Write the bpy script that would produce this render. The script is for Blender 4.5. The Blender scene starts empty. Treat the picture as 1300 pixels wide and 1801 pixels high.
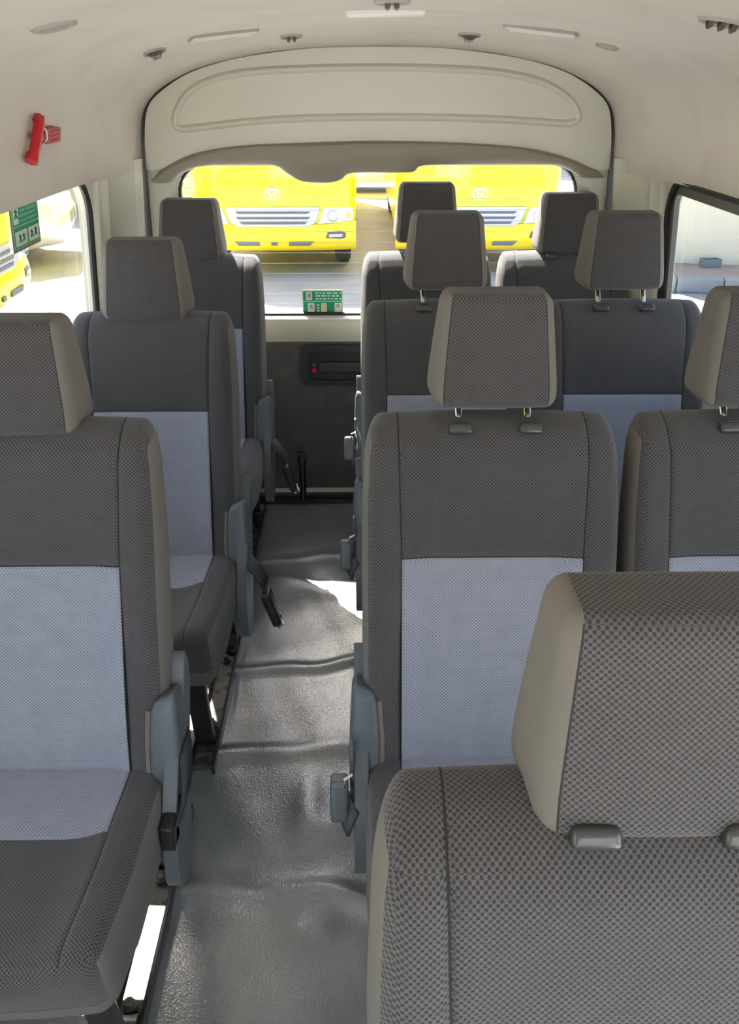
import bpy, bmesh, math, random
from mathutils import Vector, Matrix
from mathutils.geometry import tessellate_polygon
from mathutils.bvhtree import BVHTree
random.seed(4)
S = bpy.context.scene
COL = S.collection
PI = math.pi

# ---------------------------------------------------------------- camera
F = 1370.0
TH = math.atan(.5522)
YAW = -math.atan(18 / F * math.cos(TH))
HC = 1.505
cam_d = bpy.data.cameras.new('camera')
cam = bpy.data.objects.new('camera', cam_d); COL.objects.link(cam)
cam.location = (0, 0, HC)
cam.rotation_euler = (PI / 2 - TH, 0, YAW)
cam_d.sensor_fit = 'VERTICAL'; cam_d.sensor_height = 36.0
cam_d.lens = F / 1801 * 36.0
cam_d.clip_start = .02; cam_d.clip_end = 200
S.camera = cam
# ---------------------------------------------------------------- light
S.view_settings.view_transform = 'Standard'
S.view_settings.look = 'None'
S.view_settings.gamma = 1
S.view_settings.use_curve_mapping = False
S.view_settings.exposure = 0.70
w = bpy.data.worlds.new('world'); S.world = w; w.use_nodes = True
nt = w.node_tree; bgn = nt.nodes['Background']
sky = nt.nodes.new('ShaderNodeTexSky'); sky.sky_type = 'NISHITA'
sky.sun_disc = False; sky.sun_elevation = math.radians(48); sky.sun_rotation = math.radians(-23)
sky.air_density = 1.2; sky.dust_density = 3.5
nt.links.new(sky.outputs[0], bgn.inputs[0]); bgn.inputs[1].default_value = 0.46
SUN = Vector((-.40, .83, 1.04)).normalized()
sl = bpy.data.lights.new('sun', 'SUN'); sl.energy = 40; sl.angle = math.radians(.6); sl.color = (1, .95, .86)
so = bpy.data.objects.new('sun', sl); COL.objects.link(so)
so.rotation_euler = SUN.to_track_quat('Z', 'Y').to_euler(); so.location = (-4, 5, 8)
def area(name, loc, aim, sx, sy, e, col=(1, 1, 1), portal=False):
    l = bpy.data.lights.new(name, 'AREA'); l.shape = 'RECTANGLE'; l.size = sx; l.size_y = sy; l.energy = e; l.color = col
    o = bpy.data.objects.new(name, l); COL.objects.link(o); o.location = loc
    o.rotation_euler = (Vector(aim) - Vector(loc)).to_track_quat('-Z', 'Y').to_euler()
    if portal: l.cycles.is_portal = True
    return o
# area lamps added to simulate daylight from windscreen and side door behind the camera
area('windscreen_fill', (.06, -1.45, 1.05), (.06, 1.5, .75), 1.6, .9, 7, (.93, .97, 1))
area('side_door_fill', (1.0, -.45, .85), (-.2, .5, .75), 1.0, 1.1, 5, (.93, .97, 1))

# ---------------------------------------------------------------- helpers
def tag(o, label=None, cat=None, group=None, kind=None):
    if label: o['label'] = label
    if cat: o['category'] = cat
    if group: o['group'] = group
    if kind: o['kind'] = kind
    return o
def empty(name, loc=(0, 0, 0), rz=0, parent=None):
    o = bpy.data.objects.new(name, None); COL.objects.link(o)
    o.location = loc; o.rotation_euler = (0, 0, rz); o.empty_display_size = .1
    if parent: o.parent = parent
    return o
def boxuv(me):
    uvl = me.uv_layers.new(name='UVMap')
    for p in me.polygons:
        n = p.normal; a = [abs(n.x), abs(n.y), abs(n.z)]; m = a.index(max(a))
        for li in p.loop_indices:
            c = me.vertices[me.loops[li].vertex_index].co
            uvl.data[li].uv = (c.y, c.z) if m == 0 else ((c.x, c.z) if m == 1 else (c.x, c.y))
class MB:
    def __init__(s): s.v = []; s.f = []; s.m = []; s.u = None
    def add(s, vs, fs, mi=0):
        b = len(s.v); s.v += [tuple(v) for v in vs]
        for f in fs: s.f.append(tuple(b + i for i in f)); s.m.append(mi)
        return s
    def box(s, a, b, mi=0):
        (x0, y0, z0), (x1, y1, z1) = a, b
        vs = [(x, y, z) for z in (z0, z1) for y in (y0, y1) for x in (x0, x1)]
        return s.add(vs, [(0, 2, 3, 1), (4, 5, 7, 6), (0, 1, 5, 4), (2, 6, 7, 3), (0, 4, 6, 2), (1, 3, 7, 5)], mi)
    def tube(s, pts, r, n=8, closed=False, mi=0, flat=1.0, up=None):
        pts = [Vector(p) for p in pts]; N = len(pts); rings = []
        for i, p in enumerate(pts):
            if closed: d = pts[(i + 1) % N] - pts[i - 1]
            else: d = pts[min(i + 1, N - 1)] - pts[max(i - 1, 0)]
            d.normalize()
            u = Vector(up) if up else (Vector((0, 0, 1)) if abs(d.z) < .9 else Vector((0, 1, 0)))
            a = d.cross(u).normalized(); b = a.cross(d).normalized()
            rr = r[i] if isinstance(r, (list, tuple)) else r
            rings.append([p + a * math.cos(2 * PI * k / n) * rr + b * math.sin(2 * PI * k / n) * rr * flat for k in range(n)])
        vs = [v for R in rings for v in R]; fs = []
        for i in range(N if closed else N - 1):
            j = (i + 1) % N
            for k in range(n): fs.append((i * n + k, i * n + (k + 1) % n, j * n + (k + 1) % n, j * n + k))
        if not closed: fs += [tuple(range(n - 1, -1, -1)), tuple((N - 1) * n + k for k in range(n))]
        return s.add(vs, fs, mi)
    def lathe(s, prof, n=32, M=None, mi=0, sx=1, sy=1):
        vs = []
        for (r, z) in prof:
            for k in range(n):
                v = Vector((r * math.cos(2 * PI * k / n) * sx, r * math.sin(2 * PI * k / n) * sy, z))
                vs.append(M @ v if M else v)
        fs = []
        for i in range(len(prof) - 1):
            for k in range(n): fs.append((i * n + k, i * n + (k + 1) % n, (i + 1) * n + (k + 1) % n, (i + 1) * n + k))
        return s.add(vs, fs, mi)
    def grid(s, P, mi=0, flip=False):
        nr, nc = len(P), len(P[0]); vs = [v for r in P for v in r]; fs = []
        for i in range(nr - 1):
            for j in range(nc - 1):
                q = (i * nc + j, i * nc + j + 1, (i + 1) * nc + j + 1, (i + 1) * nc + j)
                fs.append(q[::-1] if flip else q)
        return s.add(vs, fs, mi)
    def build(s, name, mats, parent=None, smooth=True, bevel=0, seg=2, solid=0, weld=False, angle=40, xf=None):
        me = bpy.data.meshes.new(name)
        vs = [xf(Vector(v)) for v in s.v] if xf else s.v
        me.from_pydata([tuple(v) for v in vs], [], s.f)
        if not isinstance(mats, (list, tuple)): mats = [mats]
        for m in mats: me.materials.append(m)
        for p, mi in zip(me.polygons, s.m): p.material_index = min(mi, len(mats) - 1)
        if weld or True:
            bm = bmesh.new(); bm.from_mesh(me)
            if weld: bmesh.ops.remove_doubles(bm, verts=bm.verts, dist=1e-5)
            bmesh.ops.recalc_face_normals(bm, faces=bm.faces) if not getattr(s, 'keepn', False) else None
            bm.to_mesh(me); bm.free()
        boxuv(me)
        if smooth:
            me.polygons.foreach_set('use_smooth', [True] * len(me.polygons))
            try: me.set_sharp_from_angle(angle=math.radians(angle))
            except Exception: pass
        o = bpy.data.objects.new(name, me); COL.objects.link(o)
        if parent: o.parent = parent
        if solid:
            m = o.modifiers.new('solid', 'SOLIDIFY'); m.thickness = abs(solid); m.offset = 1 if solid > 0 else -1
        if bevel:
            m = o.modifiers.new('bevel', 'BEVEL'); m.width = bevel; m.segments = seg; m.limit_method = 'ANGLE'; m.angle_limit = math.radians(35)
        return o
def plate(outer, holes, y0, y1, to3, mb=None, mi=0):
    """extruded polygon with holes; to3(a, b, depth) -> point"""
    mb = mb or MB()
    loops = [outer] + list(holes)
    tris = tessellate_polygon([[Vector((p[0], p[1], 0)) for p in L] for L in loops])
    flat = [p for L in loops for p in L]; n = len(flat)
    vs = [to3(p[0], p[1], y0) for p in flat] + [to3(p[0], p[1], y1) for p in flat]
    fs = [t for t in tris] + [tuple(i + n for i in t[::-1]) for t in tris]
    b = 0
    for L in loops:
        m = len(L)
        for i in range(m):
            j = (i + 1) % m; fs.append((b + i, b + j, b + j + n, b + i + n))
        b += m
    return mb.add(vs, fs, mi)
def rrect(x0, z0, x1, z1, r, n=6):
    r = [r] * 4 if not isinstance(r, (list, tuple)) else r      # bl, br, tr, tl
    out = []
    for (cx, cz, a0, rr) in ((x0 + r[0], z0 + r[0], PI, r[0]), (x1 - r[1], z0 + r[1], 1.5 * PI, r[1]), (x1 - r[2], z1 - r[2], 0, r[2]), (x0 + r[3], z1 - r[3], .5 * PI, r[3])):
        for k in range(n + 1):
            a = a0 + k * PI / 2 / n; out.append((cx + rr * math.cos(a), cz + rr * math.sin(a)))
    return out
def cuts(lo, hi, r, n, must=(), step=.02):
    c = set()
    for k in range(n + 1):
        t = math.tan(k * PI / 4 / n) if False else k / n
        c.add(round(lo + r * (1 - math.cos(t * PI / 2)) if False else lo + r * t, 5)); c.add(round(hi - r * t, 5))
    m = max(1, int((hi - lo - 2 * r) / step))
    for k in range(m + 1): c.add(round(lo + r + (hi - lo - 2 * r) * k / m, 5))
    for q in must:
        c = {x for x in c if abs(x - q) > .0009}
        c.add(round(q, 5))
    return sorted(c)
def rbox(xs, ys, zs, r):
    """rounded box surface sampled at the given cuts: verts, faces, and for every face its side and centre"""
    lo = Vector((xs[0], ys[0], zs[0])); hi = Vector((xs[-1], ys[-1], zs[-1]))
    R = Vector(r) if hasattr(r, '__len__') else Vector((r, r, r))
    idx = {}; V = []; Fs = []; info = []
    def vid(p):
        k = tuple(round(c, 5) for c in p)
        if k not in idx:
            q = Vector([min(max(p[i], lo[i] + R[i]), hi[i] - R[i]) for i in range(3)])
            d = Vector([(p[i] - q[i]) / R[i] for i in range(3)])
            if d.length > 1e-9:
                m = max(abs(c) for c in d)
                d = d.normalized() * m if m < .999 else d.normalized()
                p2 = Vector([q[i] + d[i] * R[i] for i in range(3)])
            else: p2 = Vector(p)
            idx[k] = len(V); V.append(p2)
        return idx[k]
    A = [xs, ys, zs]
    for ax in range(3):
        u, v = (ax + 1) % 3, (ax + 2) % 3
        for side in (0, -1):
            for i in range(len(A[u]) - 1):
                for j in range(len(A[v]) - 1):
                    q = []
                    for (a, b) in ((i, j), (i + 1, j), (i + 1, j + 1), (i, j + 1)):
                        p = [0, 0, 0]; p[ax] = A[ax][side]; p[u] = A[u][a]; p[v] = A[v][b]; q.append(vid(p))
                    if side == 0: q = q[::-1]
                    c = [0, 0, 0]; c[ax] = A[ax][side]; c[u] = (A[u][i] + A[u][i + 1]) / 2; c[v] = (A[v][j] + A[v][j + 1]) / 2
                    Fs.append(tuple(q)); info.append((ax, side, c))
    return V, Fs, info
def sub(V, Fs, keep, mats=None):
    mb = MB(); mp = {}
    for i, f in enumerate(Fs):
        m = keep(i)
        if m is None: continue
        q = []
        for a in f:
            if a not in mp: mp[a] = len(mb.v); mb.v.append(tuple(V[a]))
            q.append(mp[a])
        mb.f.append(tuple(q)); mb.m.append(m)
    mb.keepn = True
    return mb
def sm(a, b, x):
    t = min(max((x - a) / (b - a), 0), 1); return t * t * (3 - 2 * t)
def cubic(P, n):
    """Catmull-Rom through P"""
    P = [Vector(p) for p in P]; out = []
    for i in range(len(P) - 1):
        p0, p1, p2, p3 = P[max(i - 1, 0)], P[i], P[i + 1], P[min(i + 2, len(P) - 1)]
        for k in range(n):
            t = k / n
            out.append(.5 * ((2 * p1) + (p2 - p0) * t + (2 * p0 - 5 * p1 + 4 * p2 - p3) * t * t + (3 * p1 - p0 - 3 * p2 + p3) * t ** 3))
    out.append(P[-1]); return out

# ---------------------------------------------------------------- materials
def M_(name, col, rough=.6, metal=0, spec=.5, bump=None, noise=None, coat=0, emit=None):
    m = bpy.data.materials.new(name); m.use_nodes = True; t = m.node_tree; b = t.nodes['Principled BSDF']
    b.inputs['Base Color'].default_value = (*col, 1); b.inputs['Roughness'].default_value = rough
    b.inputs['Metallic'].default_value = metal; b.inputs['Specular IOR Level'].default_value = spec
    if coat: b.inputs['Coat Weight'].default_value = coat; b.inputs['Coat Roughness'].default_value = .1
    tc = t.nodes.new('ShaderNodeTexCoord')
    if noise:   # (scale, other colour, amount range lo, hi)
        n = t.nodes.new('ShaderNodeTexNoise'); n.inputs['Scale'].default_value = noise[0]; n.inputs['Detail'].default_value = 5
        t.links.new(tc.outputs['Object'], n.inputs['Vector'])
        r = t.nodes.new('ShaderNodeMapRange'); r.inputs[1].default_value = noise[2]; r.inputs[2].default_value = noise[3]
        t.links.new(n.outputs['Fac'], r.inputs[0])
        x = t.nodes.new('ShaderNodeMix'); x.data_type = 'RGBA'
        x.inputs[6].default_value = (*col, 1); x.inputs[7].default_value = (*noise[1], 1)
        t.links.new(r.outputs[0], x.inputs[0]); t.links.new(x.outputs[2], b.inputs['Base Color'])
    if bump:    # (scale, strength, distance)
        n = t.nodes.new('ShaderNodeTexNoise'); n.inputs['Scale'].default_value = bump[0]; n.inputs['Detail'].default_value = 3
        t.links.new(tc.outputs['Object'], n.inputs['Vector'])
        bp = t.nodes.new('ShaderNodeBump'); bp.inputs['Strength'].default_value = bump[1]; bp.inputs['Distance'].default_value = bump[2]
        t.links.new(n.outputs['Fac'], bp.inputs['Height']); t.links.new(bp.outputs[0], b.inputs['Normal'])
    return m
def weave(name, hi, lo, pu=.0062, pv=.0056, bump=.5, edge=(-.15, .45)):
    """knitted cloth: staggered rows of small sunken cells"""
    m = bpy.data.materials.new(name); m.use_nodes = True; t = m.node_tree; b = t.nodes['Principled BSDF']
    b.inputs['Roughness'].default_value = .9; b.inputs['Specular IOR Level'].default_value = .25
    b.inputs['Sheen Weight'].default_value = .25; b.inputs['Sheen Roughness'].default_value = .5
    uv = t.nodes.new('ShaderNodeUVMap'); uv.uv_map = 'UVMap'
    sp = t.nodes.new('ShaderNodeSeparateXYZ'); t.links.new(uv.outputs[0], sp.inputs[0])
    def mth(op, a, bb=None):
        n = t.nodes.new('ShaderNodeMath'); n.operation = op
        for i, q in enumerate((a, bb)):
            if q is None: continue
            if isinstance(q, (int, float)): n.inputs[i].default_value = q
            else: t.links.new(q, n.inputs[i])
        return n.outputs[0]
    a = mth('COSINE', mth('MULTIPLY', sp.outputs[0], 2 * PI / pu)); c = mth('COSINE', mth('MULTIPLY', sp.outputs[1], 2 * PI / pv))
    v = mth('MULTIPLY', a, c)
    r = t.nodes.new('ShaderNodeMapRange'); r.interpolation_type = 'SMOOTHSTEP'; r.inputs[1].default_value = edge[0]; r.inputs[2].default_value = edge[1]
    t.links.new(v, r.inputs[0])
    n = t.nodes.new('ShaderNodeTexNoise'); n.inputs['Scale'].default_value = 9; n.inputs['Detail'].default_value = 4
    x = t.nodes.new('ShaderNodeMix'); x.data_type = 'RGBA'; x.inputs[6].default_value = (*hi, 1); x.inputs[7].default_value = (*lo, 1)
    t.links.new(r.outputs[0], x.inputs[0])
    hs = t.nodes.new('ShaderNodeHueSaturation'); t.links.new(x.outputs[2], hs.inputs['Color'])
    t.links.new(mth('ADD', mth('MULTIPLY', n.outputs['Fac'], .25), .88), hs.inputs['Value'])
    t.links.new(hs.outputs[0], b.inputs['Base Color'])
    bp = t.nodes.new('ShaderNodeBump'); bp.inputs['Strength'].default_value = bump; bp.inputs['Distance'].default_value = .0012; bp.invert = True
    t.links.new(r.outputs[0], bp.inputs['Height']); t.links.new(bp.outputs[0], b.inputs['Normal'])
    return m
def glass(name, tint, refl=.06, rough=.02):
    m = bpy.data.materials.new(name); m.use_nodes = True; t = m.node_tree
    t.nodes.remove(t.nodes['Principled BSDF'])
    tr = t.nodes.new('ShaderNodeBsdfTransparent'); tr.inputs[0].default_value = (*tint, 1)
    gl = t.nodes.new('ShaderNodeBsdfGlossy'); gl.inputs['Roughness'].default_value = rough
    mx = t.nodes.new('ShaderNodeMixShader')
    lw = t.nodes.new('ShaderNodeLayerWeight'); lw.inputs[0].default_value = .25
    mm = t.nodes.new('ShaderNodeMath'); mm.operation = 'MULTIPLY_ADD'; mm.inputs[1].default_value = .35; mm.inputs[2].default_value = refl * .5
    t.links.new(lw.outputs['Fresnel'], mm.inputs[0]); t.links.new(mm.outputs[0], mx.inputs[0])
    t.links.new(tr.outputs[0], mx.inputs[1]); t.links.new(gl.outputs[0], mx.inputs[2])
    t.links.new(mx.outputs[0], t.nodes['Material Output'].inputs[0])
    return m
DARK = weave('grey_knit', (.102, .098, .102), (.035, .033, .035))
LIGHT = weave('light_knit', (.34, .355, .42), (.155, .167, .215), edge=(-.1, .6))
SIDE = M_('side_cloth', (.17, .16, .145), .85, spec=.2, bump=(600, .15, .001))
SEAM = M_('seam_thread', (.02, .02, .022), .8)
PLAST = M_('grey_plastic', (.10, .118, .132), .42, bump=(500, .08, .0005))
BLACK = M_('black_plastic', (.012, .013, .015), .35)
STEEL = M_('black_painted_steel', (.014, .014, .016), .3, coat=.3)
WORN = M_('worn_rail_metal', (.14, .135, .125), .5, metal=.4, noise=(38, (.035, .033, .03), .5, .68))
CHROME = M_('chrome', (.8, .8, .8), .12, metal=1)
GUIDE = M_('guide_plastic', (.07, .07, .072), .22, metal=.3)
CREAM = M_('cream_plastic', (.61, .60, .50), .32, noise=(3, (.585, .575, .475), .45, .7))
CREAM2 = M_('visor_plastic', (.26, .24, .185), .5)
HEAD = M_('headliner', (.63, .585, .51), .9, spec=.2, noise=(5, (.58, .535, .465), .48, .72), bump=(350, .12, .001))
RUB = M_('black_rubber', (.015, .014, .014), .5)
BOARD = M_('dark_hardboard', (.075, .076, .080), .7, noise=(14, (.11, .105, .10), .52, .75), bump=(200, .2, .001))
VINYL = M_('floor_vinyl', (.178, .196, .21), .3, spec=.9, coat=1.0)
t = VINYL.node_tree; b = t.nodes['Principled BSDF']
tc = t.nodes.new('ShaderNodeTexCoord')
n1 = t.nodes.new('ShaderNodeTexNoise'); n1.inputs['Scale'].default_value = 260; n1.inputs['Detail'].default_value = 2
n2 = t.nodes.new('ShaderNodeTexNoise'); n2.inputs['Scale'].default_value = 7; n2.inputs['Detail'].default_value = 5
for n in (n1, n2): t.links.new(tc.outputs['Object'], n.inputs['Vector'])
bp = t.nodes.new('ShaderNodeBump'); bp.inputs['Strength'].default_value = .6; bp.inputs['Distance'].default_value = .0018
t.links.new(n1.outputs['Fac'], bp.inputs['Height'])
bp2 = t.nodes.new('ShaderNodeBump'); bp2.inputs['Strength'].default_value = .5; bp2.inputs['Distance'].default_value = .008
t.links.new(n2.outputs['Fac'], bp2.inputs['Height']); t.links.new(bp.outputs[0], bp2.inputs['Normal']); t.links.new(bp2.outputs[0], b.inputs['Normal']); t.links.new(bp2.outputs[0], b.inputs['Coat Normal']); b.inputs['Coat Roughness'].default_value = .2; b.inputs['Coat IOR'].default_value = 1.7
mr = t.nodes.new('ShaderNodeMapRange'); mr.inputs[1].default_value = .3; mr.inputs[2].default_value = .7; mr.inputs[3].default_value = .24; mr.inputs[4].default_value = .27
t.links.new(n2.outputs['Fac'], mr.inputs[0]); t.links.new(mr.outputs[0], b.inputs['Roughness'])
YEL = M_('bus_yellow', (.95, .82, .002), .3, coat=.4)
YEL2 = M_('bumper_yellow', (.95, .70, .002), .35, coat=.3)
GRILL = M_('grille_silver', (.42, .44, .50), .3, metal=.3)
GDARK = M_('grille_gap', (.10, .11, .14), .5)
LAMP = M_('headlamp_clear', (.85, .86, .88), .12, coat=1)
AMBER = M_('amber_lens', (.8, .45, .2), .2)
TYRE = M_('tyre', (.05, .05, .052), .8)
WHITE = M_('white_paint', (.85, .86, .88), .3, coat=.4)
SILV = M_('silver_paint', (.55, .57, .6), .3, metal=.3, coat=.5)
DGLASS = M_('dark_vehicle_glass', (.03, .035, .04), .08)
RED = M_('red_plastic', (.50, .008, .016), .35)
REDD = M_('dull_red_plastic', (.36, .02, .03), .45)
GREEN = M_('sticker_green', (.0, .34, .17), .5)
GREEND = M_('sticker_dark_green', (.0, .20, .11), .5)
PALE = M_('sticker_white', (.72, .82, .70), .5)
EDGE = M_('sticker_back_edge', (.22, .24, .19), .6)
LENS = M_('lamp_lens', (.72, .70, .66), .35)
LENS2 = M_('lamp_lens_white', (.9, .9, .88), .3)
VENT = M_('vent_plastic', (.36, .33, .29), .45)
VENTD = M_('vent_louvre', (.085, .075, .065), .5)
GL_R = glass('rear_glass', (.80, .83, .86))
GL_S = glass('side_glass', (.82, .85, .85))
XC = .063

def ray(px, py):
    d = Vector(((px - 650) / F, -(py - 900.5) / F, -1))
    return (cam.rotation_euler.to_matrix() @ d).normalized()
def atY(px, py, Y):
    d = ray(px, py); return Vector((0, 0, HC)) + d * (Y / d.y)

# ---------------------------------------------------------------- van shell
FRONT = -1.5
side_prof = [(.868, 1.245), (.858, 1.30), (.848, 1.37), (.83, 1.44), (.79, 1.497), (.72, 1.545), (.62, 1.583), (.5, 1.606), (.35, 1.622), (.18, 1.632), (0, 1.636)]
rear_prof = [(.796, 1.245), (.790, 1.30), (.781, 1.37), (.762, 1.428), (.715, 1.477), (.632, 1.521), (.535, 1.553), (.40, 1.579), (.30, 1.591), (.17, 1.600), (0, 1.603)]
sp_ = cubic([(a, b, 0) for a, b in side_prof], 4); rp_ = cubic([(a, b, 0) for a, b in rear_prof], 4)
Ys = [FRONT, -.5, .5, 1.2, 1.6, 1.9, 2.1, 2.3, 2.42, 2.5, 2.56, 2.62, 2.68, 2.74, 2.79, 2.83, 2.86]
P = []
for Y in Ys:
    k = sm(2.35, 2.86, Y); row = []
    half = [(a.lerp(c, k)) for a, c in zip(sp_, rp_)]
    lip = Vector((half[0].x + .03, half[0].y - .004, 0))
    full = [lip] + half
    row = [(XC - q.x, Y, q.y) for q in full] + [(XC + q.x, Y, q.y) for q in full[::-1][1:]]
    P.append(row)
mb = MB().grid(P); mb.keepn = True
ceil = mb.build('ceiling', HEAD, smooth=True, angle=60); tag(ceil, 'cream moulded van headliner curving down to the windows', 'ceiling', kind='structure')
# sheet metal roof skin above the headliner
roof = MB().grid([[(x + (x - XC) * .06, y, z + .05 if abs(x - XC) < .8 else z + .03) for (x, y, z) in r] for r in P]).build('roof_panel', WHITE)
tag(roof, 'white outer roof skin of the van', 'roof', kind='structure')
# BVH of the headliner for mounting things on it
bmc = bmesh.new(); bmc.from_mesh(ceil.data); bvh = BVHTree.FromBMesh(bmc)

def woff(z): return .925 - max(0, z - .72) * .095
def side_to3(sg):
    def f(y, z, d): return (XC + sg * (woff(z) + d), y, z)
    return f
WZ0, WZ1 = .775, 1.262
def wall(sg, nm, wn):
    rear_win = rrect(1.18, WZ0, 2.555, WZ1, [.07, .09, .13, .07], 8)
    fr_win = rrect(-.30, WZ0, 1.06, WZ1, .07, 6)
    top = plate([(FRONT + .3, .72), (2.62, .72), (2.62, 1.285), (FRONT + .3, 1.285)], [rear_win[::-1], fr_win[::-1]], 0, .045, side_to3(sg))
    top.box((min(XC + sg * .925, XC + sg * .97), FRONT + .3 if sg < 0 else 0.15, -.02), (max(XC + sg * .925, XC + sg * .97), 2.84, .72))
    o = top.build(nm, CREAM, smooth=False)
    tag(o, 'cream side wall of the van on the %s with window openings' % ('left' if sg < 0 else 'right'), 'wall', kind='structure')
    g = empty(wn); tag(g, kind='structure')
    ring = [side_to3(sg)(y, z, .012) for y, z in rear_win]
    ring2 = [side_to3(sg)(y, z, .012) for y, z in fr_win]
    rb = MB().tube(ring, .011 if sg < 0 else .014, 8, closed=True).tube(ring2, .012, 8, closed=True)
    rb.build('window_seal', RUB, g)
    f = side_to3(sg)
    gm = MB()
    for win in (rear_win, fr_win): gm.add([f(y, z, .03) for y, z in win], [tuple(range(len(win)))])
    gm.build('window_glass', GL_S, g, smooth=False)
    if sg > 0:   # sliding sash frame of the right window
        inner = rrect(1.24, WZ0 + .04, 2.515, WZ1 - .052, [.03, .03, .035, .03], 5)
        plate(rear_win, [inner[::-1]], .012, .028, f).build('window_frame', M_('sash_frame', (.10, .095, .09), .5), g, smooth=False)
        MB().tube([f(1.2, WZ1 - .012, .002), f(2.44, WZ1 - .012, .002), f(2.49, WZ1 - .016, .010)], .013, 6).build('sash_track', RUB, g)
    return g
wall(-1, 'wall_left', 'window_1'); wR = wall(1, 'wall_right', 'window_2')
# rear corner pillars
for sg, nm in ((-1, 'trim_1'), (1, 'trim_2')):
    prof = [(2.555, .013), (2.562, -.004), (2.575, -.010), (2.595, -.012), (2.605, -.026), (2.618, -.030), (2.628, -.022), (2.64, -.024), (2.655, -.036), (2.68, -.045), (2.72, -.058), (2.765, -.07), (2.785, -.078), (2.792, -.086), (2.80, -.090), (2.812, -.086), (2.818, -.07), (2.86, -.066)]
    P2 = [[(XC + sg * (woff(max(z, .72)) + o - .006), y + (.0 if z > .9 else 0), z) for y, o in prof] for z in (-.02, .3, .6, .8, 1.0, 1.15, 1.285)]
    m = MB().grid(P2, flip=sg > 0).build(nm, CREAM, solid=0, angle=60)
    tag(m, 'cream moulded %s rear corner pillar beside the tailgate' % ('left' if sg < 0 else 'right'), 'pillar trim', kind='structure')

# unseen cab end added to cut high front light: dashboard, roof header, open windscreen
cab = MB().box((XC - .95, FRONT, -.02), (XC + .95, FRONT + .06, .78)).box((XC - .95, FRONT, 1.34), (XC + .95, FRONT + .06, 1.70)).build('wall_front', CREAM, smooth=False)
tag(cab, 'unseen cab end of the van with the open windscreen, added to cut front light', 'wall', kind='structure')
# floor
P = []
ny, nx = 300, 110
def ridge(x, y, y0, wv, h, tilt, ph):
    c = y0 + tilt * x + .018 * math.sin(x * 9 + ph) + .008 * math.sin(x * 23 + ph)
    d = y - c; return h * math.exp(-(d / wv) ** 2) * (.65 + .35 * math.sin(x * 7 + ph * 2))
def fz(x, y):
    z = ridge(x, y, 1.80, .022, .011, .06, 1.0) + ridge(x, y, 1.45, .030, .013, .0, 2.5) + ridge(x, y, 1.03, .030, .022, -.08, 3.3)
    z += ridge(x, y, 2.17, .02, .006, -.35, .5) + ridge(x, y, 2.42, .02, .004, .2, 4)
    z += .006 * math.exp(-((x + .13) / .03) ** 2 - ((y - 1.30) / .10) ** 2) + .006 * math.exp(-((x + .06) / .05) ** 2 - ((y - 1.22) / .05) ** 2)
    z += .008 * math.exp(-((x + .09) / .035) ** 2 - ((y - .99) / .03) ** 2)
    z += .003 * math.sin(x * 11 + y * 5) * math.sin(y * 9 - x * 3) + .0018 * math.sin(y * 23 + x * 14) * math.sin(x * 27 - y * 6)
    z *= 1.5
    return z * sm(2.83, 2.76, y) if y > 2.7 else z
x0, x1 = XC - .93, XC + .93
for j in range(ny + 1):
    y = -.3 + (2.83 + .3) * j / ny
    P.append([(x0 + (x1 - x0) * i / nx, y, fz(x0 + (x1 - x0) * i / nx, y)) for i in range(nx + 1)])
fl = MB().grid(P); fl.box((x0, FRONT, -.05), (x1, 2.86, -.02)).box((x0, FRONT, -.05), (x1, -.3, .002))
fl = fl.build('floor', VINYL, angle=80); tag(fl, 'wrinkled shiny dark grey vinyl floor of the aisle', 'floor', kind='structure')
th = MB().box((XC - .8, 2.795, .0), (XC + .8, 2.85, .012)).box((XC - .8, 2.80, .012), (XC + .8, 2.806, .017)).box((XC - .8, 2.825, .012), (XC + .8, 2.831, .017)).build('trim_3', BLACK, bevel=.001)
tag(th, 'black ribbed threshold strip at the foot of the tailgate', 'threshold', kind='structure')

# ---------------------------------------------------------------- tailgate
gate = empty('door_1', (XC, 2.86, 0)); tag(gate, 'cream tailgate with a wide window and dark lower board', 'tailgate', kind='structure')
g3 = lambda x, z, y: (x - XC, y - 2.86, z)      # local coordinates of the gate
arch = [(.0, 1.603), (.2, 1.599), (.39, 1.580), (.52, 1.556), (.62, 1.524), (.705, 1.476), (.750, 1.43), (.770, 1.35), (.778, 1.25), (.790, 1.0), (.80, .70), (.80, .3), (.80, .05)]
half = [(q.x, q.y) for q in cubic([(a, c, 0) for a, c in arch], 5)]
outline = [(XC - a, c) for a, c in half[::-1]] + [(XC + a, c) for a, c in half[1:]]
body = plate([(XC - 1.02, -.3), (XC + 1.02, -.3), (XC + 1.02, 1.74), (XC - 1.02, 1.74)], [[(XC + (x - XC) * .975, z * .99 + .003) for x, z in outline]], 2.885, 2.92, lambda x, z, y: (x, y, z)).build('wall_rear', RUB, smooth=False)
tag(body, 'black rear door surround of the van body', 'wall', kind='structure')
gx0, gx1 = XC - .683, XC + .683
glass_o = rrect(gx0, .752, gx1, 1.268, [.06, .06, .10, .10], 8)
plate(outline, [glass_o[::-1]], 2.862, 2.90, g3).build('tailgate_frame', CREAM, gate, smooth=False, bevel=.008)
def lz(px, py, Y=2.86): p = atY(px, py, Y); return (p.x, p.z)
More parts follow.
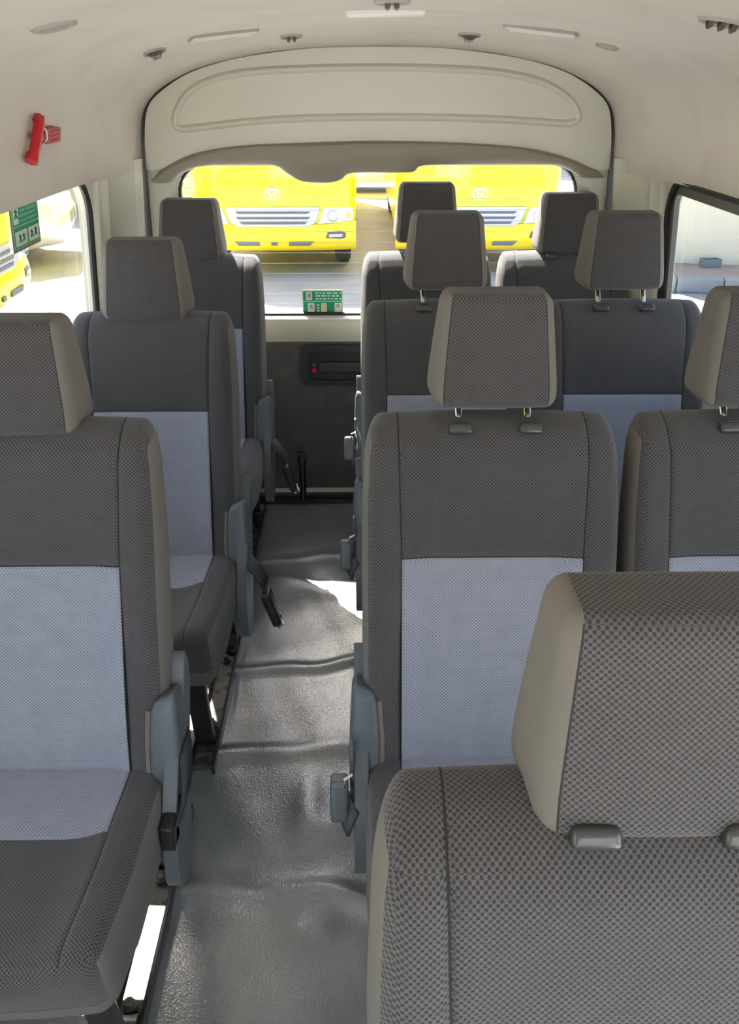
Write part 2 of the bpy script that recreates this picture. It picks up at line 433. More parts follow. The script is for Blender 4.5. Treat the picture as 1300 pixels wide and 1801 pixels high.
# visor below the upper shell
vt = [(268, 318), (283, 302), (300, 289), (345, 269), (420, 256), (540, 250), (660, 247), (800, 250), (920, 259), (990, 275), (1035, 294), (1060, 310)]
vb = [(270, 321), (300, 320), (322, 304), (352, 293), (400, 290), (478, 290), (503, 303), (526, 317), (548, 321), (583, 321), (602, 315), (622, 304), (722, 303), (745, 291), (860, 289), (965, 290), (990, 294), (1008, 303), (1025, 312), (1060, 312)]
ct = [(q.x, q.y) for q in cubic([(*lz(*p), 0) for p in vt], 6)]
cb = [(q.x, q.y) for q in cubic([(*lz(*p, 2.84), 0) for p in vb], 4)]
def interp(C, x):
    for (a, c) in zip(C, C[1:]):
        if a[0] <= x <= c[0]: t = (x - a[0]) / max(c[0] - a[0], 1e-6); return a[1] + (c[1] - a[1]) * t
    return C[0][1] if x < C[0][0] else C[-1][1]
xl, xr = max(ct[0][0], cb[0][0]) + .001, min(ct[-1][0], cb[-1][0]) - .001
rows = [[] for _ in range(9)]
for i in range(241):
    x = xl + (xr - xl) * i / 240; zt = interp(ct, x); zb = min(interp(cb, x), zt - .002)
    L = [(2.858, zt + .004), (2.838, zt), (2.818, zt - (zt - zb) * .08), (2.812, zt - (zt - zb) * .3), (2.816, zt - (zt - zb) * .6), (2.826, zb + .004), (2.832, zb), (2.845, zb - .001), (2.862, zb + .002)]
    for k, (y, z) in enumerate(L): rows[k].append(g3(x, z, y))
MB().grid(rows).build('window_visor', CREAM2, gate, angle=50)
# upper shell
shell = [(XC - a, c) for a, c in half[::-1] if c > 1.245]; shell = shell + [(XC + a, c) for a, c in half[1:] if c > 1.245]
shell_in = [(XC + (x - XC) * .997, z - .001) for x, z in shell]
low = [(x, max(interp(ct, x) + .0, 1.245)) for x in [xr - (xr - xl) * k / 40 for k in range(41)]]
plate(shell_in + low, [], 2.84, 2.868, g3).build('upper_panel', CREAM, gate, smooth=True, bevel=.02, seg=5)
em = [(304, 224), (301, 212), (306, 190), (325, 160), (360, 138), (420, 122), (520, 115), (650, 112), (780, 114), (880, 121), (955, 138), (1005, 168), (1022, 195), (1022, 212), (1010, 221), (985, 223), (850, 215), (660, 212), (480, 217), (345, 231), (316, 233)]
ep = [lz(*p, 2.835) for p in em]
ec = [(q.x, q.y) for q in cubic([(*p, 0) for p in ep + [ep[0]]], 5)][:-1]
cx = sum(p[0] for p in ec) / len(ec); cz = sum(p[1] for p in ec) / len(ec)
def inset(C, d):
    out = []; n = len(C)
    for i in range(n):
        a, c = Vector(C[i - 1]), Vector(C[(i + 1) % n]); tdir = (c - a).normalized(); nn = Vector((-tdir.y, tdir.x))
        if nn.dot(Vector((cx, cz)) - Vector(C[i])) < 0: nn = -nn
        out.append((C[i][0] + nn.x * d, C[i][1] + nn.y * d))
    return out
E = [[(x, z, y) for x, z in inset(ec, d)] for d, y in ((-.004, 2.843), (.002, 2.836), (.007, 2.830), (.011, 2.829), (.017, 2.833), (.022, 2.839))]
mb = MB(); n = len(ec); fs = []
for i in range(len(E) - 1):
    for k in range(n): fs.append((i * n + k, i * n + (k + 1) % n, (i + 1) * n + (k + 1) % n, (i + 1) * n + k))
mb.add([g3(*v) for r_ in E for v in r_], fs)
plate([(v[0], v[1]) for v in E[-1]], [], 2.839, 2.842, g3, mb)
mb.build('embossed_panel', CREAM, gate, angle=60)
MB().tube([g3(x, z, 2.872) for x, z in glass_o], .010, 8, closed=True).build('glass_seal', RUB, gate)
gg = MB().add([g3(x, z, 2.884) for x, z in glass_o], [tuple(range(len(glass_o)))]).build('window_glass', GL_R, gate, smooth=False)
dl = MB()
for k in range(14):
    z = .79 + k * .036; dl.box(g3(gx0 + .02, z, 2.8815), g3(gx1 - .02, z + .0013, 2.8825))
dl.build('defroster_lines', M_('defroster', (.22, .2, .18), .5), gate, smooth=False)
# sill and lower board
plate([(2.834, .748), (2.878, .752), (2.878, .60), (2.846, .60), (2.842, .655), (2.828, .68), (2.826, .725)], [], XC - .79, XC + .79, lambda y, z, x: (x - XC, y - 2.86, z)).build('sill', CREAM, gate, smooth=True, bevel=.006, seg=3)
MB().box(g3(XC - .79, .053, 2.836), g3(XC + .79, .662, 2.862)).build('lower_panel', BOARD, gate, bevel=.003)
MB().box(g3(XC - .8, .030, 2.842), g3(XC + .8, .052, 2.865)).build('lower_edge', M_('edge_strip', (.75, .7, .62), .4), gate)
# handle recess
hz0, hz1, hx0, hx1 = .500, .652, -.226, .045
rec = empty('handle_recess', (0, 0, 0), parent=gate)
o = rrect(hx0, hz0, hx1, hz1, .03, 5); inn = rrect(hx0 + .032, hz0 + .015, hx1 - .032, hz1 - .028, .015, 4)
bpy.data.objects.remove(rec)
rec = plate(o, [inn[::-1]], 2.822, 2.838, g3).build('handle_recess', M_('handle_bezel', (.02, .023, .024), .45), gate, bevel=.004)
plate(inn, [], 2.834, 2.837, g3).build('recess_back', BLACK, rec, smooth=False)
MB().box(g3(hx0 + .068, .548, 2.818), g3(hx1 - .034, .585, 2.832)).build('lever', M_('lever', (.03, .034, .036), .4), rec, bevel=.004)
MB().lathe([(0, 0), (.008, 0), (.009, -.003), (.006, -.003), (0, -.003)], 16, Matrix.Translation(g3(-.095, .566, 2.8175)) @ Matrix.Rotation(PI / 2, 4, 'X').inverted()).build('keyhole', BLACK, rec)
MB().box(g3(hx0 + .042, .545, 2.826), g3(hx0 + .058, .562, 2.834)).build('lock_indicator', RED, rec, bevel=.002)
MB().box(g3(hx0 + .044, .566, 2.828), g3(hx0 + .056, .580, 2.834)).build('lock_slider', PLAST, rec, bevel=.002)
# pull strap
sx = -.236
st = MB()
pth = [(2.828, .20), (2.815, .19), (2.806, .15), (2.803, .10), (2.80, .06), (2.79, .03), (2.782, .018)]
st.grid([[g3(sx - .013, z, y), g3(sx + .013, z, y)] for y, z in pth])
st = st.build('pull_strap', BLACK, gate, solid=.003)
MB().box(g3(sx - .018, .165, 2.818), g3(sx + .016, .215, 2.836)).build('strap_anchor', M_('anchor', (.03, .03, .032), .4), st, bevel=.005)

# ---------------------------------------------------------------- seats
UAX = Vector((0, .331, .9436)); NAX = Vector((0, -.9436, .331)); B0 = Vector((0, -.24, .425))
def make_seat(name, W, sd, lift, hshift=0.0):
    """W width, sd = side of the aisle (+1 right), lift = headrest raised by"""
    root = empty(name)
    hw = W / 2; q = hw - .068
    # backrest in (x, t, s)
    xs = cuts(-hw, hw, .035, 4, (-q - .0065, -q - .0012, -q + .0012, -q + .0065, q - .0065, q - .0012, q + .0012, q + .0065), .018)
    zs = cuts(-.07, .594, .060, 7, (.379 - .006, .379 - .0012, .379 + .0012, .379 + .006), .02)
    ys = cuts(-.105, 0, .050, 6, (), .02)
    V, Fs, info = rbox(xs, ys, zs, (.035, .050, .060))
    def bd(v):
        x, t, s = v
        ax = abs(x); f = sm(-.07, -.02, t)
        bol = .016 * math.exp(-((ax - (hw - .03)) / .045) ** 2) * sm(.62, .3, s) + .010 * math.exp(-((s - .12) / .14) ** 2) * (ax < q)
        dish = -.012 * sm(q, q - .06, ax) * sm(.55, .2, s)
        gr = -.0045 * math.exp(-((ax - q) / .003) ** 2)
        if ax < q: gr -= .004 * math.exp(-((s - .379) / .003) ** 2)
        t2 = t + f * (bol + dish + gr)
        seamflare = .010 * sm(.40, .60, s) * math.exp(-((ax - q) / .05) ** 2)
        xx = x * (1 - .035 * sm(.42, .60, s) - .0 * s) + math.copysign(seamflare, x)
        s2 = s + .006 * (1 - (x / hw) ** 2) * sm(.45, .58, s) + .052 * sm(.50, .594, s) * (-t / .105)
        return B0 + Vector((xx, 0, 0)) + NAX * t2 + UAX * s2
    V2 = [bd(v) for v in V]; Fs = [f_[::-1] for f_ in Fs]
    def cls(i):
        ax, side, c = info[i]; x, t, s = c
        front = (ax == 1 and side == -1)
        if front and abs(x) < q - .0012 and s < .379 - .0012: return 'ins'
        if front and abs(abs(x) - q) < .0012: return 'seam'
        if front and abs(s - .379) < .0012 and abs(x) < q: return 'seam'
        if ax == 2 and side == -1 and abs(abs(x) - q) < .0012: return 'seam'
        if (ax == 0) or (ax == 1 and side == 0): return 'side'
        return 'main'
    key = {'main': 0, 'seam': 1, 'side': 2}
    sub(V2, Fs, lambda i: key.get(cls(i))).build('backrest', [DARK, SEAM, SIDE], root, angle=80)
    o = sub(V2, Fs, lambda i: 0 if cls(i) == 'ins' else None).build('backrest_insert', LIGHT, root, angle=80); o['label'] = 'light blue grey knitted lower backrest insert'
    # cushion in (x, y, z)
    cw = hw - .004; y0, y1, z0, z1 = -.605, -.20, .285, .440
    xs = cuts(-cw, cw, .03, 4, (-q - .006, -q - .0012, -q + .0012, -q + .006, q - .006, q - .0012, q + .0012, q + .006), .02)
    ys = cuts(y0, y1, .035, 5, (-.383, -.381), .02)
    zs = cuts(z0, z1, .04, 4, (.352, .354), .02)
    V, Fs, info = rbox(xs, ys, zs, (.03, .035, .04))
    def cd(v):
        x, y, z = v; ax = abs(x); f = sm(.36, .43, z)
        zz = z + f * (.016 * math.exp(-((ax - (hw - .045)) / .04) ** 2) * sm(-.22, -.40, y) - .010 * sm(q, q - .07, ax) + .010 * sm(-.4, -.55, y) - .004 * math.exp(-((ax - q) / .003) ** 2))
        yy = y - (.012 * (1 - (x / cw) ** 2) if y < -.5 else 0) + (.02 * sm(.40, .30, z) if y < -.5 else 0)
        xx = x * (1 - .05 * sm(-.45, -.62, y)) * (1 - .05 * sm(.36, .28, z))
        return Vector((xx, yy, zz))
    V2 = [cd(v) for v in V]
    def cls2(i):
        ax, side, c = info[i]; x, y, z = c
        top = (ax == 2 and side == -1)
        if top and abs(x) < q - .0012 and y > -.382: return 'ins'
        if top and abs(abs(x) - q) < .0012: return 'seam'
        if ax == 1 and side == 0 and (abs(z - .353) < .0012): return 'seam'
        if ax == 0 or (ax == 1 and z < .352) or (ax == 2 and side == 0): return 'side'
        return 'main'
    sub(V2, Fs, lambda i: key.get(cls2(i))).build('seat_cushion', [DARK, SEAM, SIDE], root, angle=80)
    o = sub(V2, Fs, lambda i: 0 if cls2(i) == 'ins' else None).build('cushion_insert', LIGHT, root, angle=80); o['label'] = 'light blue grey rear patch of the cushion'
    # headrest
    hh = .188
    xs = cuts(-.109, .109, .02, 4, (-.091, -.093, .091, .093), .018); zs = cuts(0, hh, .022, 4, (), .02); ys = cuts(-.052, .052, .022, 4, (), .02)
    V, Fs, info = rbox(xs, ys, zs, (.02, .022, .022))
    HAX = Vector((0, .20, .98)).normalized()
    hb = B0 + UAX * .62 + NAX * -.048 + UAX * (.012 + lift) + Vector((hshift, .020, -.011))
    def hd(v):
        x, y, z = v; k = z / hh
        sc = 1 - .16 * k ** 1.1 - .03 * sm(.2, 0, k)
        th = 1 - .30 * k + (.15 * math.sin(k * PI) if y > 0 else 0)
        side = 1 + (.06 * sm(-.052, .03, y) * (1 - k))      # widens towards the back at the bottom
        yy = y * th - .006 * (1 - (x / .104) ** 2) * (y < 0)
        return hb + HAX * z + Vector((x * sc * side, yy, 0))
    V2 = [hd(v) for v in V]
    def cls3(i):
        ax, side, c = info[i]
        if ax == 1 and side == 0: return 1 if abs(abs(c[0]) - .092) < .0012 else (0 if abs(c[0]) < .092 else 2)
        if ax == 2: return 0 if abs(c[0]) < .092 else 2
        return 2
    hr = sub(V2, Fs, cls3).build('headrest', [DARK, SEAM, SIDE], root, angle=80)
    for px in (-.06, .06):
        a = B0 + UAX * .605 + NAX * -.044 + Vector((px + hshift, 0, 0)); e = hb + HAX * .02 + Vector((px, 0, 0))
        MB().tube([a, a.lerp(e, .5), e], .0065, 14).build('headrest_post', CHROME, hr)
        V, Fs, info = rbox(cuts(-.022, .022, .009, 3, (), .02), cuts(-.013, .013, .008, 3, (), .02), cuts(0, .020, .007, 3, (), .02), (.009, .008, .007))
        c = B0 + UAX * (.592 if sd < 0 else .600) + NAX * (-.019 if sd < 0 else -.044) + Vector((px + hshift, 0, 0))
        sub([c + Vector((v.x * (1 - v.z * 8), 0, 0)) + NAX * -v.y * (1 - v.z * 8) + UAX * v.z for v in V], Fs, lambda i: 0).build('post_guide', GUIDE, hr)
    # hinge cover on the aisle side
    V, Fs, info = rbox(cuts(-.028, .028, .012, 3, (), .02), cuts(-.06, .02, .014, 3, (), .02), cuts(-.10, .155, .025, 4, (), .02), (.012, .014, .025))
    hx = sd * (hw - .004)
    def hv(v):
        k = sm(.155, .05, v.z)
        return B0 + Vector((hx + v.x * (.85 + .15 * k) + sd * .0, 0, 0)) + NAX * (v.y + .002) + UAX * (v.z)
    def hv2(v):
        p = hv(v)
        # slanting top: lower towards the middle of the seat
        inner = sm(0, -.028, v.x * sd); p -= UAX * (.02 * inner * sm(.05, .155, v.z)); return p
    hc = sub([hv2(v) for v in V], [f_[::-1] for f_ in Fs], lambda i: 0).build('hinge_cover', PLAST, root)
    edge = [hv2(Vector((-sd * .030, .012 + .0 * s, s))) for s in (.145, .11, .06, .0, -.06)]
    MB().tube(edge, .005, 8).build('cover_piping', SIDE, hc)
    arm = [(-.105, .570), (-.113, .598), (-.128, .600), (-.158, .55), (-.215, .50), (-.285, .43), (-.33, .37), (-.345, .30), (-.34, .255), (-.30, .225), (-.255, .25), (-.215, .33), (-.165, .43), (-.128, .50), (-.108, .54)]
    ac = [(v.x, v.y) for v in cubic([(a, c, 0) for a, c in arm + [arm[0]]], 3)][:-1]
    xa = sd * (hw - (.004 if sd > 0 else .010)); plate(ac, [], xa, xa + sd * .026, lambda y, z, x: (x, y, z)).build('recliner_arm', PLAST, root, bevel=.008, seg=3)
    if sd < 0: MB().box((min(xa + sd * .026, xa + sd * .034), -.275, .40), (max(xa + sd * .026, xa + sd * .034), -.255, .50)).build('recliner_lever', PLAST, root, bevel=.003)
    # under frame
    lx = sd * (hw - .085)
    def bar(pts, wd, tk):
        b2 = MB(); pts = [Vector((0, a, c)) for a, c in pts]; L = []
        for i, p in enumerate(pts):
            d = (pts[min(i + 1, len(pts) - 1)] - pts[max(i - 1, 0)]).normalized(); nn = Vector((0, -d.z, d.y)) * tk / 2
            L.append([p + nn + Vector((lx - wd / 2, 0, 0)), p + nn + Vector((lx + wd / 2, 0, 0)), p - nn + Vector((lx + wd / 2, 0, 0)), p - nn + Vector((lx - wd / 2, 0, 0)), p + nn + Vector((lx - wd / 2, 0, 0))])
        b2.grid(L); b2.add(L[0][:4], [(0, 1, 2, 3)]); b2.add(L[-1][:4], [(0, 1, 2, 3)])
        return b2
    bar([(-.52, .31), (-.515, .20), (-.50, .08), (-.49, .045), (-.47, .03), (-.44, .026)], .048, .022).build('front_leg', STEEL, root, weld=True, bevel=.003)
    bar([(-.20, .31), (-.13, .2), (-.09, .1), (-.08, .06), (-.10, .03), (-.13, .026)], .048, .016).build('rear_leg', STEEL, root, weld=True, bevel=.003)
    rl = MB().box((lx - .026, -.56, .004), (lx + .026, .02, .018), 1)
    for s_ in (-1, 1): rl.box((lx + s_ * .028 - .004, -.57, .002), (lx + s_ * .028 + .004, .03, .034), 0)
    rl.build('floor_rail', [STEEL, WORN], root, bevel=.0015)
    for yb in (-.42, -.16):
        MB().lathe([(0, .018), (.013, .018), (.013, .024), (.009, .025), (.009, .036), (.006, .039), (0, .039)], 12, Matrix.Translation((lx, yb, .005))).build('bolt', WORN, root)
    MB().box((-hw + .05, -.50, .27), (hw - .05, -.20, .295)).build('seat_frame', STEEL, root, bevel=.004)
    lo = -sd * (hw - .06)
    MB().tube([(lo, -.50, .29), (lo, -.50, .02), (lo, -.12, .02), (lo, -.18, .29)], .014, 8).build('wall_side_leg', STEEL, root)
    return root
def buckle(root, sd, hw, kind):
    """lap belt end on the aisle side"""
    x = sd * (hw + .024)
    if kind == 'tucked':
        b_ = MB().grid([[(x + sd * q_ - sd * .004, y - .028, z - .008), (x + sd * q_ + sd * .004, y + .028, z + .022)] for q_, y, z in ((.002, -.225, .475), (.008, -.245, .455), (.009, -.27, .425), (.006, -.29, .40), (-.012, -.31, .385))]).build('belt_strap', M_('belt_webbing', (.03, .034, .04), .7), root, solid=.006)
        MB().box((min(x - sd * .026, x - sd * .002), -.345, .350), (max(x - sd * .026, x - sd * .002), -.305, .405)).build('belt_buckle', BLACK, b_, bevel=.004)
    elif kind == 'hanging':
        pts = [(x, -.27, .43), (x + sd * .02, -.285, .415), (x + sd * .045, -.30, .38)]
        b_ = MB().grid([[(a - sd * .004, y - .022, z), (a + sd * .004, y + .022, z + .012)] for a, y, z in pts]).build('belt_strap', M_('belt_webbing', (.03, .032, .036), .7), root, solid=.004)
        V, Fs, info = rbox(cuts(-.012, .012, .006, 3), cuts(-.024, .024, .008, 3), cuts(-.05, .05, .01, 3), (.006, .008, .01))
        c = Vector((x + sd * .058, -.315, .325)); R = Matrix.Rotation(-sd * .28, 3, 'Y')
        bb = sub([c + R @ v for v in V], Fs, lambda i: 0).build('belt_buckle', BLACK, b_)
        MB().tube([c + R @ Vector((sd * .012, 0, -.03)), c + R @ Vector((sd * .016, -.01, -.052)), c + R @ Vector((0, -.012, -.060)), c + R @ Vector((-.004, 0, -.045))], .003, 6).build('latch_plate', CHROME, bb)
    else:
        V, Fs, info = rbox(cuts(-.016, .016, .006, 3), cuts(-.018, .018, .006, 3), cuts(-.04, .04, .01, 3), (.006, .006, .01))
        c = Vector((x + sd * .018, -.30, .405)); R = Matrix.Rotation(-.3, 3, 'X')
        bb = sub([c + R @ v for v in V], Fs, lambda i: 0).build('belt_buckle', PLAST, root)
        MB().tube([c + Vector((-sd * .008, -.01, .036)), c + Vector((-sd * .010, -.012, .058)), c + Vector((-sd * .022, -.006, .062)), c + Vector((-sd * .024, 0, .04))], .0028, 6).build('latch_plate', CHROME, bb)
        pts = [(x - sd * .005, -.30, .39), (x + sd * .006, -.31, .37), (x + sd * .012, -.31, .345)]
        MB().grid([[(a - sd * .012, y - .022, z), (a + sd * .01, y + .022, z + .02)] for a, y, z in pts]).build('belt_strap', M_('belt_webbing', (.08, .085, .095), .7), bb, solid=.006)
def copy_tree(o, parent=None):
    c = o.copy(); COL.objects.link(c)
    if parent: c.parent = parent
    for ch in list(o.children): copy_tree(ch, c)
    return c
WL, WR = .425, .452
GR = 'knitted passenger seats of the van'
# left column, lowered headrests
L1 = make_seat('passenger_seat', WL, 1, -.016, -.030)
L2 = make_seat('passenger_seat', WL, 1, -.012, -.012)
L3 = make_seat('passenger_seat', WL, 1, -.012, -.028)
for o, x, y in ((L1, -.556, 1.235), (L2, -.526, 1.95), (L3, -.538, 2.70)): o.location = (x, y, 0)
buckle(L1, 1, WL / 2, 'tucked'); buckle(L2, 1, WL / 2, 'hanging'); buckle(L3, 1, WL / 2, 'hanging')
tag(L1, 'nearest single seat left of the aisle, cut off by the left photo edge', 'seat', GR)
tag(L2, 'middle single seat left of the aisle, lit by the side window', 'seat', GR)
tag(L3, 'rearmost single seat left of the aisle, sunlight on its top corner beside the tailgate', 'seat', GR)
RA = make_seat('passenger_seat', WR, -1, .020, .004)
RB = make_seat('passenger_seat', WR, -1, -.021, .014)
RC = make_seat('passenger_seat', WR, -1, .034)
RD = make_seat('passenger_seat', WR, -1, .000, .018)
def window_side(src):
    c = copy_tree(src)
    for ch in list(c.children):      # no hinge cover between the two seats of a row
        if ch.name.split('.')[0] in ('hinge_cover', 'recliner_arm', 'recliner_lever'):
            for g_ in list(ch.children): bpy.data.objects.remove(g_)
            bpy.data.objects.remove(ch)
    return c
rA2 = window_side(RA); rA3 = window_side(RC); rA4 = copy_tree(RC); rB4 = window_side(RD)
for ch in list(RD.children_recursive): bpy.data.objects.remove(ch)
bpy.data.objects.remove(RD)
spots = [(RB, .228, .435, 'nearest seat right of the aisle, seen from above, its headrest filling the lower right corner'),
         (RA, .226, 1.255, 'second seat back along the right edge of the aisle, full light insert in view'),
         (rA2, .690, 1.255, 'window side seat of the second right row, cut by the right photo edge'),
         (RC, .226, 2.06, 'aisle side seat of the third right row, half hidden behind the seat in front'),
         (rA3, .690, 2.06, 'window side seat of the third right row with raised headrest and pale blue insert'),
         (rA4, .226, 2.745, 'aisle side seat of the rearmost right row, headrest raised against the yellow bus'),
         (rB4, .690, 2.745, 'window side seat of the rearmost right row beside the right rear corner pillar')]
for o, x, y, lb in spots:
    o.location = (x, y, 0); tag(o, lb, 'seat', GR)
for o in (RA, RC, rA4): buckle(o, -1, WR / 2, 'upright')

# ---------------------------------------------------------------- ceiling fittings
def mount(px, py):
    d = ray(px, py); h, nrm, i, dist = bvh.ray_cast(Vector((0, 0, HC)), d)
    if h is None: return None
    if nrm.dot(d) > 0: nrm = -nrm
    return h, nrm.normalized()
def frame(h, nrm):
    zx = nrm; y = Vector((0, 1, 0)) - zx * zx.y; y.normalize(); x = y.cross(zx)
    return Matrix.Translation(h) @ Matrix((x, y, zx)).transposed().to_4x4()
def vent(px, py, r, label, fins, tilt=0.):
    m = mount(px, py)
    if not m: print('vent missed', px, py); return
    M = frame(*m)
    root = empty('air_vent', m[0]); tag(root, label, 'air vent', 'round air vents in the headliner')
    M = frame(Vector((0, 0, 0)), m[1])
    MB().lathe([(r * .80, 0.000), (r * .84, .004), (r * .93, .006), (r, .002), (r * 1.02, -.004)], 36, M).build('vent_ring', VENT, root)
    MB().lathe([(r * .82, .001), (r * .5, -.0005), (.0001, -.001)], 30, M).build('vent_cavity', VENTD, root)
    if fins == 'bowl':
        Mt = M @ Matrix.Rotation(tilt, 4, 'X')
        MB().lathe([(r * .62, .0), (r * .6, .006), (r * .45, .013), (r * .2, .018), (.0001, .019)], 26, Mt).build('louvre_ball', VENTD, root)
        for k in (-1, 0, 1): MB().box((-r * .38, k * .008 - .001, .004), (r * .38, k * .008 + .001, .0185)).build('louvre', VENT, root, xf=lambda v: Mt @ v)
    elif fins:
        for k in range(fins):
            x = (k - (fins - 1) / 2) * r * .5
            MB().tube([(x, -.012, 0), (x, -.006, .009), (x, .004, .011), (x, .012, 0)], .005, 8).build('louvre', VENTD, root, xf=lambda v: M @ v)
    else:
        MB().lathe([(r * .7, .001), (r * .68, .005), (.0001, .006)], 30, M, sy=.8).build('louvre_ball', VENT, root)
vent(95, 45, .040, 'large round air vent nearest the top left corner of the ceiling', 0)
vent(272, 90, .032, 'round air vent above the left rear of the ceiling, tilted open', 'bowl', .2)
vent(512, 63, .032, 'small round ceiling vent just left of centre with open fins', 2)
vent(826, 60, .032, 'small round ceiling vent right of centre with bulging louvre', 'bowl', 0)
vent(1068, 80, .032, 'small closed round vent above the right end of the tailgate', 0)
vent(1272, 37, .042, 'large round vent near the top right corner with three fins', 3)
vent(690, 1, .034, 'round ceiling vent cut off by the top edge at the centre', 2)
def lamp(px, py, a, b_, mat, label, skew):
    h, nrm = mount(px, py); M = frame(Vector((0, 0, 0)), nrm)
    root = empty('ceiling_lamp', h); tag(root, label, 'ceiling lamp', 'flat lamps in the headliner')
    o = [(x + y * skew, y) for x, y in rrect(-a, -b_, a, b_, .008, 4)]
    i = [(x + y * skew, y) for x, y in rrect(-a + .005, -b_ + .005, a - .005, b_ - .005, .006, 4)]
    plate(o, [i[::-1]], -.003, .007, lambda x, y, z: M @ Vector((x, y, z))).build('lamp_bezel', VENT if mat is LENS else LENS, root, bevel=.0015)
    plate(i, [], -.002, .008, lambda x, y, z: M @ Vector((x, y, z))).build('lamp_lens', mat, root, bevel=.002)
lamp(391, 60, .087, .058, LENS, 'flat grey ceiling lamp left of centre near the tailgate', .3)
lamp(953, 52, .090, .058, LENS, 'flat grey ceiling lamp right of centre near the tailgate', -.3)
lamp(678, 20, .084, .040, LENS2, 'long white central ceiling lamp near the top edge', 0)

# emergency hammer on the left side
h, nrm = mount(65, 235); hm = empty('emergency_hammer', h); tag(hm, 'red plastic emergency hammer clipped on the left headliner above the window', 'emergency hammer')
ux = Vector((0, 1, 0)); ux = (ux - nrm * ux.dot(nrm)).normalized(); uz = ux.cross(nrm).normalized() * (1 if ux.cross(nrm).z > 0 else -1)
def hp(a, c, d): return ux * a + uz * c + nrm * d
s_ = 1.0
def hpath(L, d): return [hp(a, c, d) for a, c in L]
MB().tube(hpath([(-.088, -.048), (-.080, -.030), (-.062, .0), (-.050, .026), (-.044, .038)], .022), [.013, .012, .0125, .0125, .011], 8).build('hammer_head', RED, hm)
MB().tube(hpath([(-.095, -.052), (-.083, -.036)], .020), [.016, .015], 6).build('hammer_tip', RED, hm)
MB().tube(hpath([(-.050, .030), (-.040, .044)], .020), [.014, .013], 6).build('holder_clip', REDD, hm)
MB().tube(hpath([(-.052, -.002), (.0, -.004), (.02, -.004)], .014), .010, 8).build('handle_neck', REDD, hm)
hg = MB()
plate(rrect(.0, -.020, .105, .014, .008, 4), [], 0, .022, lambda a, c, d: hp(a, c, d), hg)
hg = hg.build('hammer_grip', REDD, hm, bevel=.004)
for k in range(3): MB().tube([hp(.035, -.013 + k * .010, .022), hp(.095, -.013 + k * .010, .022)], .002, 6).build('grip_rib', RED, hg)
MB().tube([hp(-.02, .022, .02), hp(-.012, .012, .026), hp(-.006, -.006, .026), hp(-.010, -.016, .02)], .0025, 6).build('seal_tie', M_('white_tie', (.85, .75, .72), .5), hm)

# green emergency stickers
def sticker(name, f, W, H, label, edge):
    root = empty(name, f(0, 0, 0)); o0 = Vector(f(0, 0, 0)); tag(root, label, 'sticker')
    g = lambda a, c, d: Vector(f(a, c, d)) - o0
    def pl(a0, c0, a1, c1, d, nm, mat, par=root, r=.002):
        m = plate(rrect(a0, c0, a1, c1, r, 3), [], d, d + .0006, g); m.build(nm, mat, par, smooth=False)
    if edge:
        pl(0, 0, W, H, 0, 'sticker_border', EDGE); m0 = .008
    else:
        pl(0, 0, W, H, 0, 'sticker_border', PALE); m0 = .003
    iw, ih = W - 2 * m0, H - 2 * m0
    pl(m0, m0, W - m0, H - m0, .001, 'white_field', PALE, r=.003)
    pl(m0 + .0015, m0 + .0015, W - m0 - .0015, H - m0 - .0015, .002, 'green_field', GREEN, r=.003)
    X = lambda u: m0 + iw * u; Z = lambda v: m0 + ih * v
    if edge:
        pl(X(.03), Z(.52), X(.22), Z(.94), .003, 'running_figure_panel', PALE); pl(X(.04), Z(.05), X(.48), Z(.36), .003, 'pictogram_panel', PALE); pl(X(.54), Z(.05), X(.96), Z(.36), .003, 'pictogram_panel', PALE)
        pl(X(.0), Z(.46), X(1.), Z(.475), .003, 'divider', PALE, r=.0004)
        for r_ in range(4):
            x = .28
            while x < .9:
                wv = random.uniform(.05, .13); pl(X(x), Z(.54 + r_ * .105), X(min(x + wv, .95)), Z(.59 + r_ * .105), .003, 'lettering', M_('pale_green_ink', (.2, .55, .4), .5), r=.0005); x += wv + .03
        fx, fz_, fs_ = .12, .73, .12
        figs = [(.12, .73, .11), (.2, .2, .1), (.34, .2, .09), (.66, .2, .09), (.82, .22, .1)]
    else:
        pl(X(.08), Z(.58), X(.24), Z(.96), .003, 'running_figure_panel', PALE); pl(X(.12), Z(.0), X(.29), Z(.44), .003, 'pictogram_panel', PALE); pl(X(.80), Z(.0), X(.98), Z(.44), .003, 'pictogram_panel', PALE)
        pl(X(.46), Z(.0), X(.60), Z(.44), .003, 'cream_panel', M_('sticker_cream', (.85, .78, .5), .5)); pl(X(0), Z(.5), X(1), Z(.53), .003, 'divider', PALE, r=.0004)
        for r_ in range(3):
            x = .32
            while x < .93:
                wv = random.uniform(.05, .14); pl(X(x), Z(.60 + r_ * .13), X(min(x + wv, .97)), Z(.68 + r_ * .13), .003, 'lettering', M_('pale_green_ink', (.55, .85, .7), .5), r=.0005); x += wv + .03
        for k in range(3): pl(X(.35), Z(.05 + .13 * k), X(.42), Z(.12 + .13 * k), .003, 'lettering', PALE, r=.0005)
        figs = [(.16, .77, .1), (.205, .26, .1), (.89, .3, .08)]
    for (u, v, q) in figs:
        c = (X(u), Z(v)); L = min(iw, ih) * q
        m = MB()
        for (a, b2) in (((0, .2), (0, 1)), ((0, .2), (.8, -.9)), ((0, .2), (-.8, -.8)), ((0, .8), (.7, .3)), ((0, .8), (-.7, .5))):
            m.tube([g(c[0] + a[0] * L, c[1] + a[1] * L, .0042), g(c[0] + b2[0] * L, c[1] + b2[1] * L, .0042)], L * .16, 5)
        m.build('figure', GREEND, root)
sticker('emergency_exit_sticker', lambda a, c, d: (-.214 + a, 2.879 - d, .757 + c), .150, .084, 'green and white emergency exit sticker low on the rear window', False)
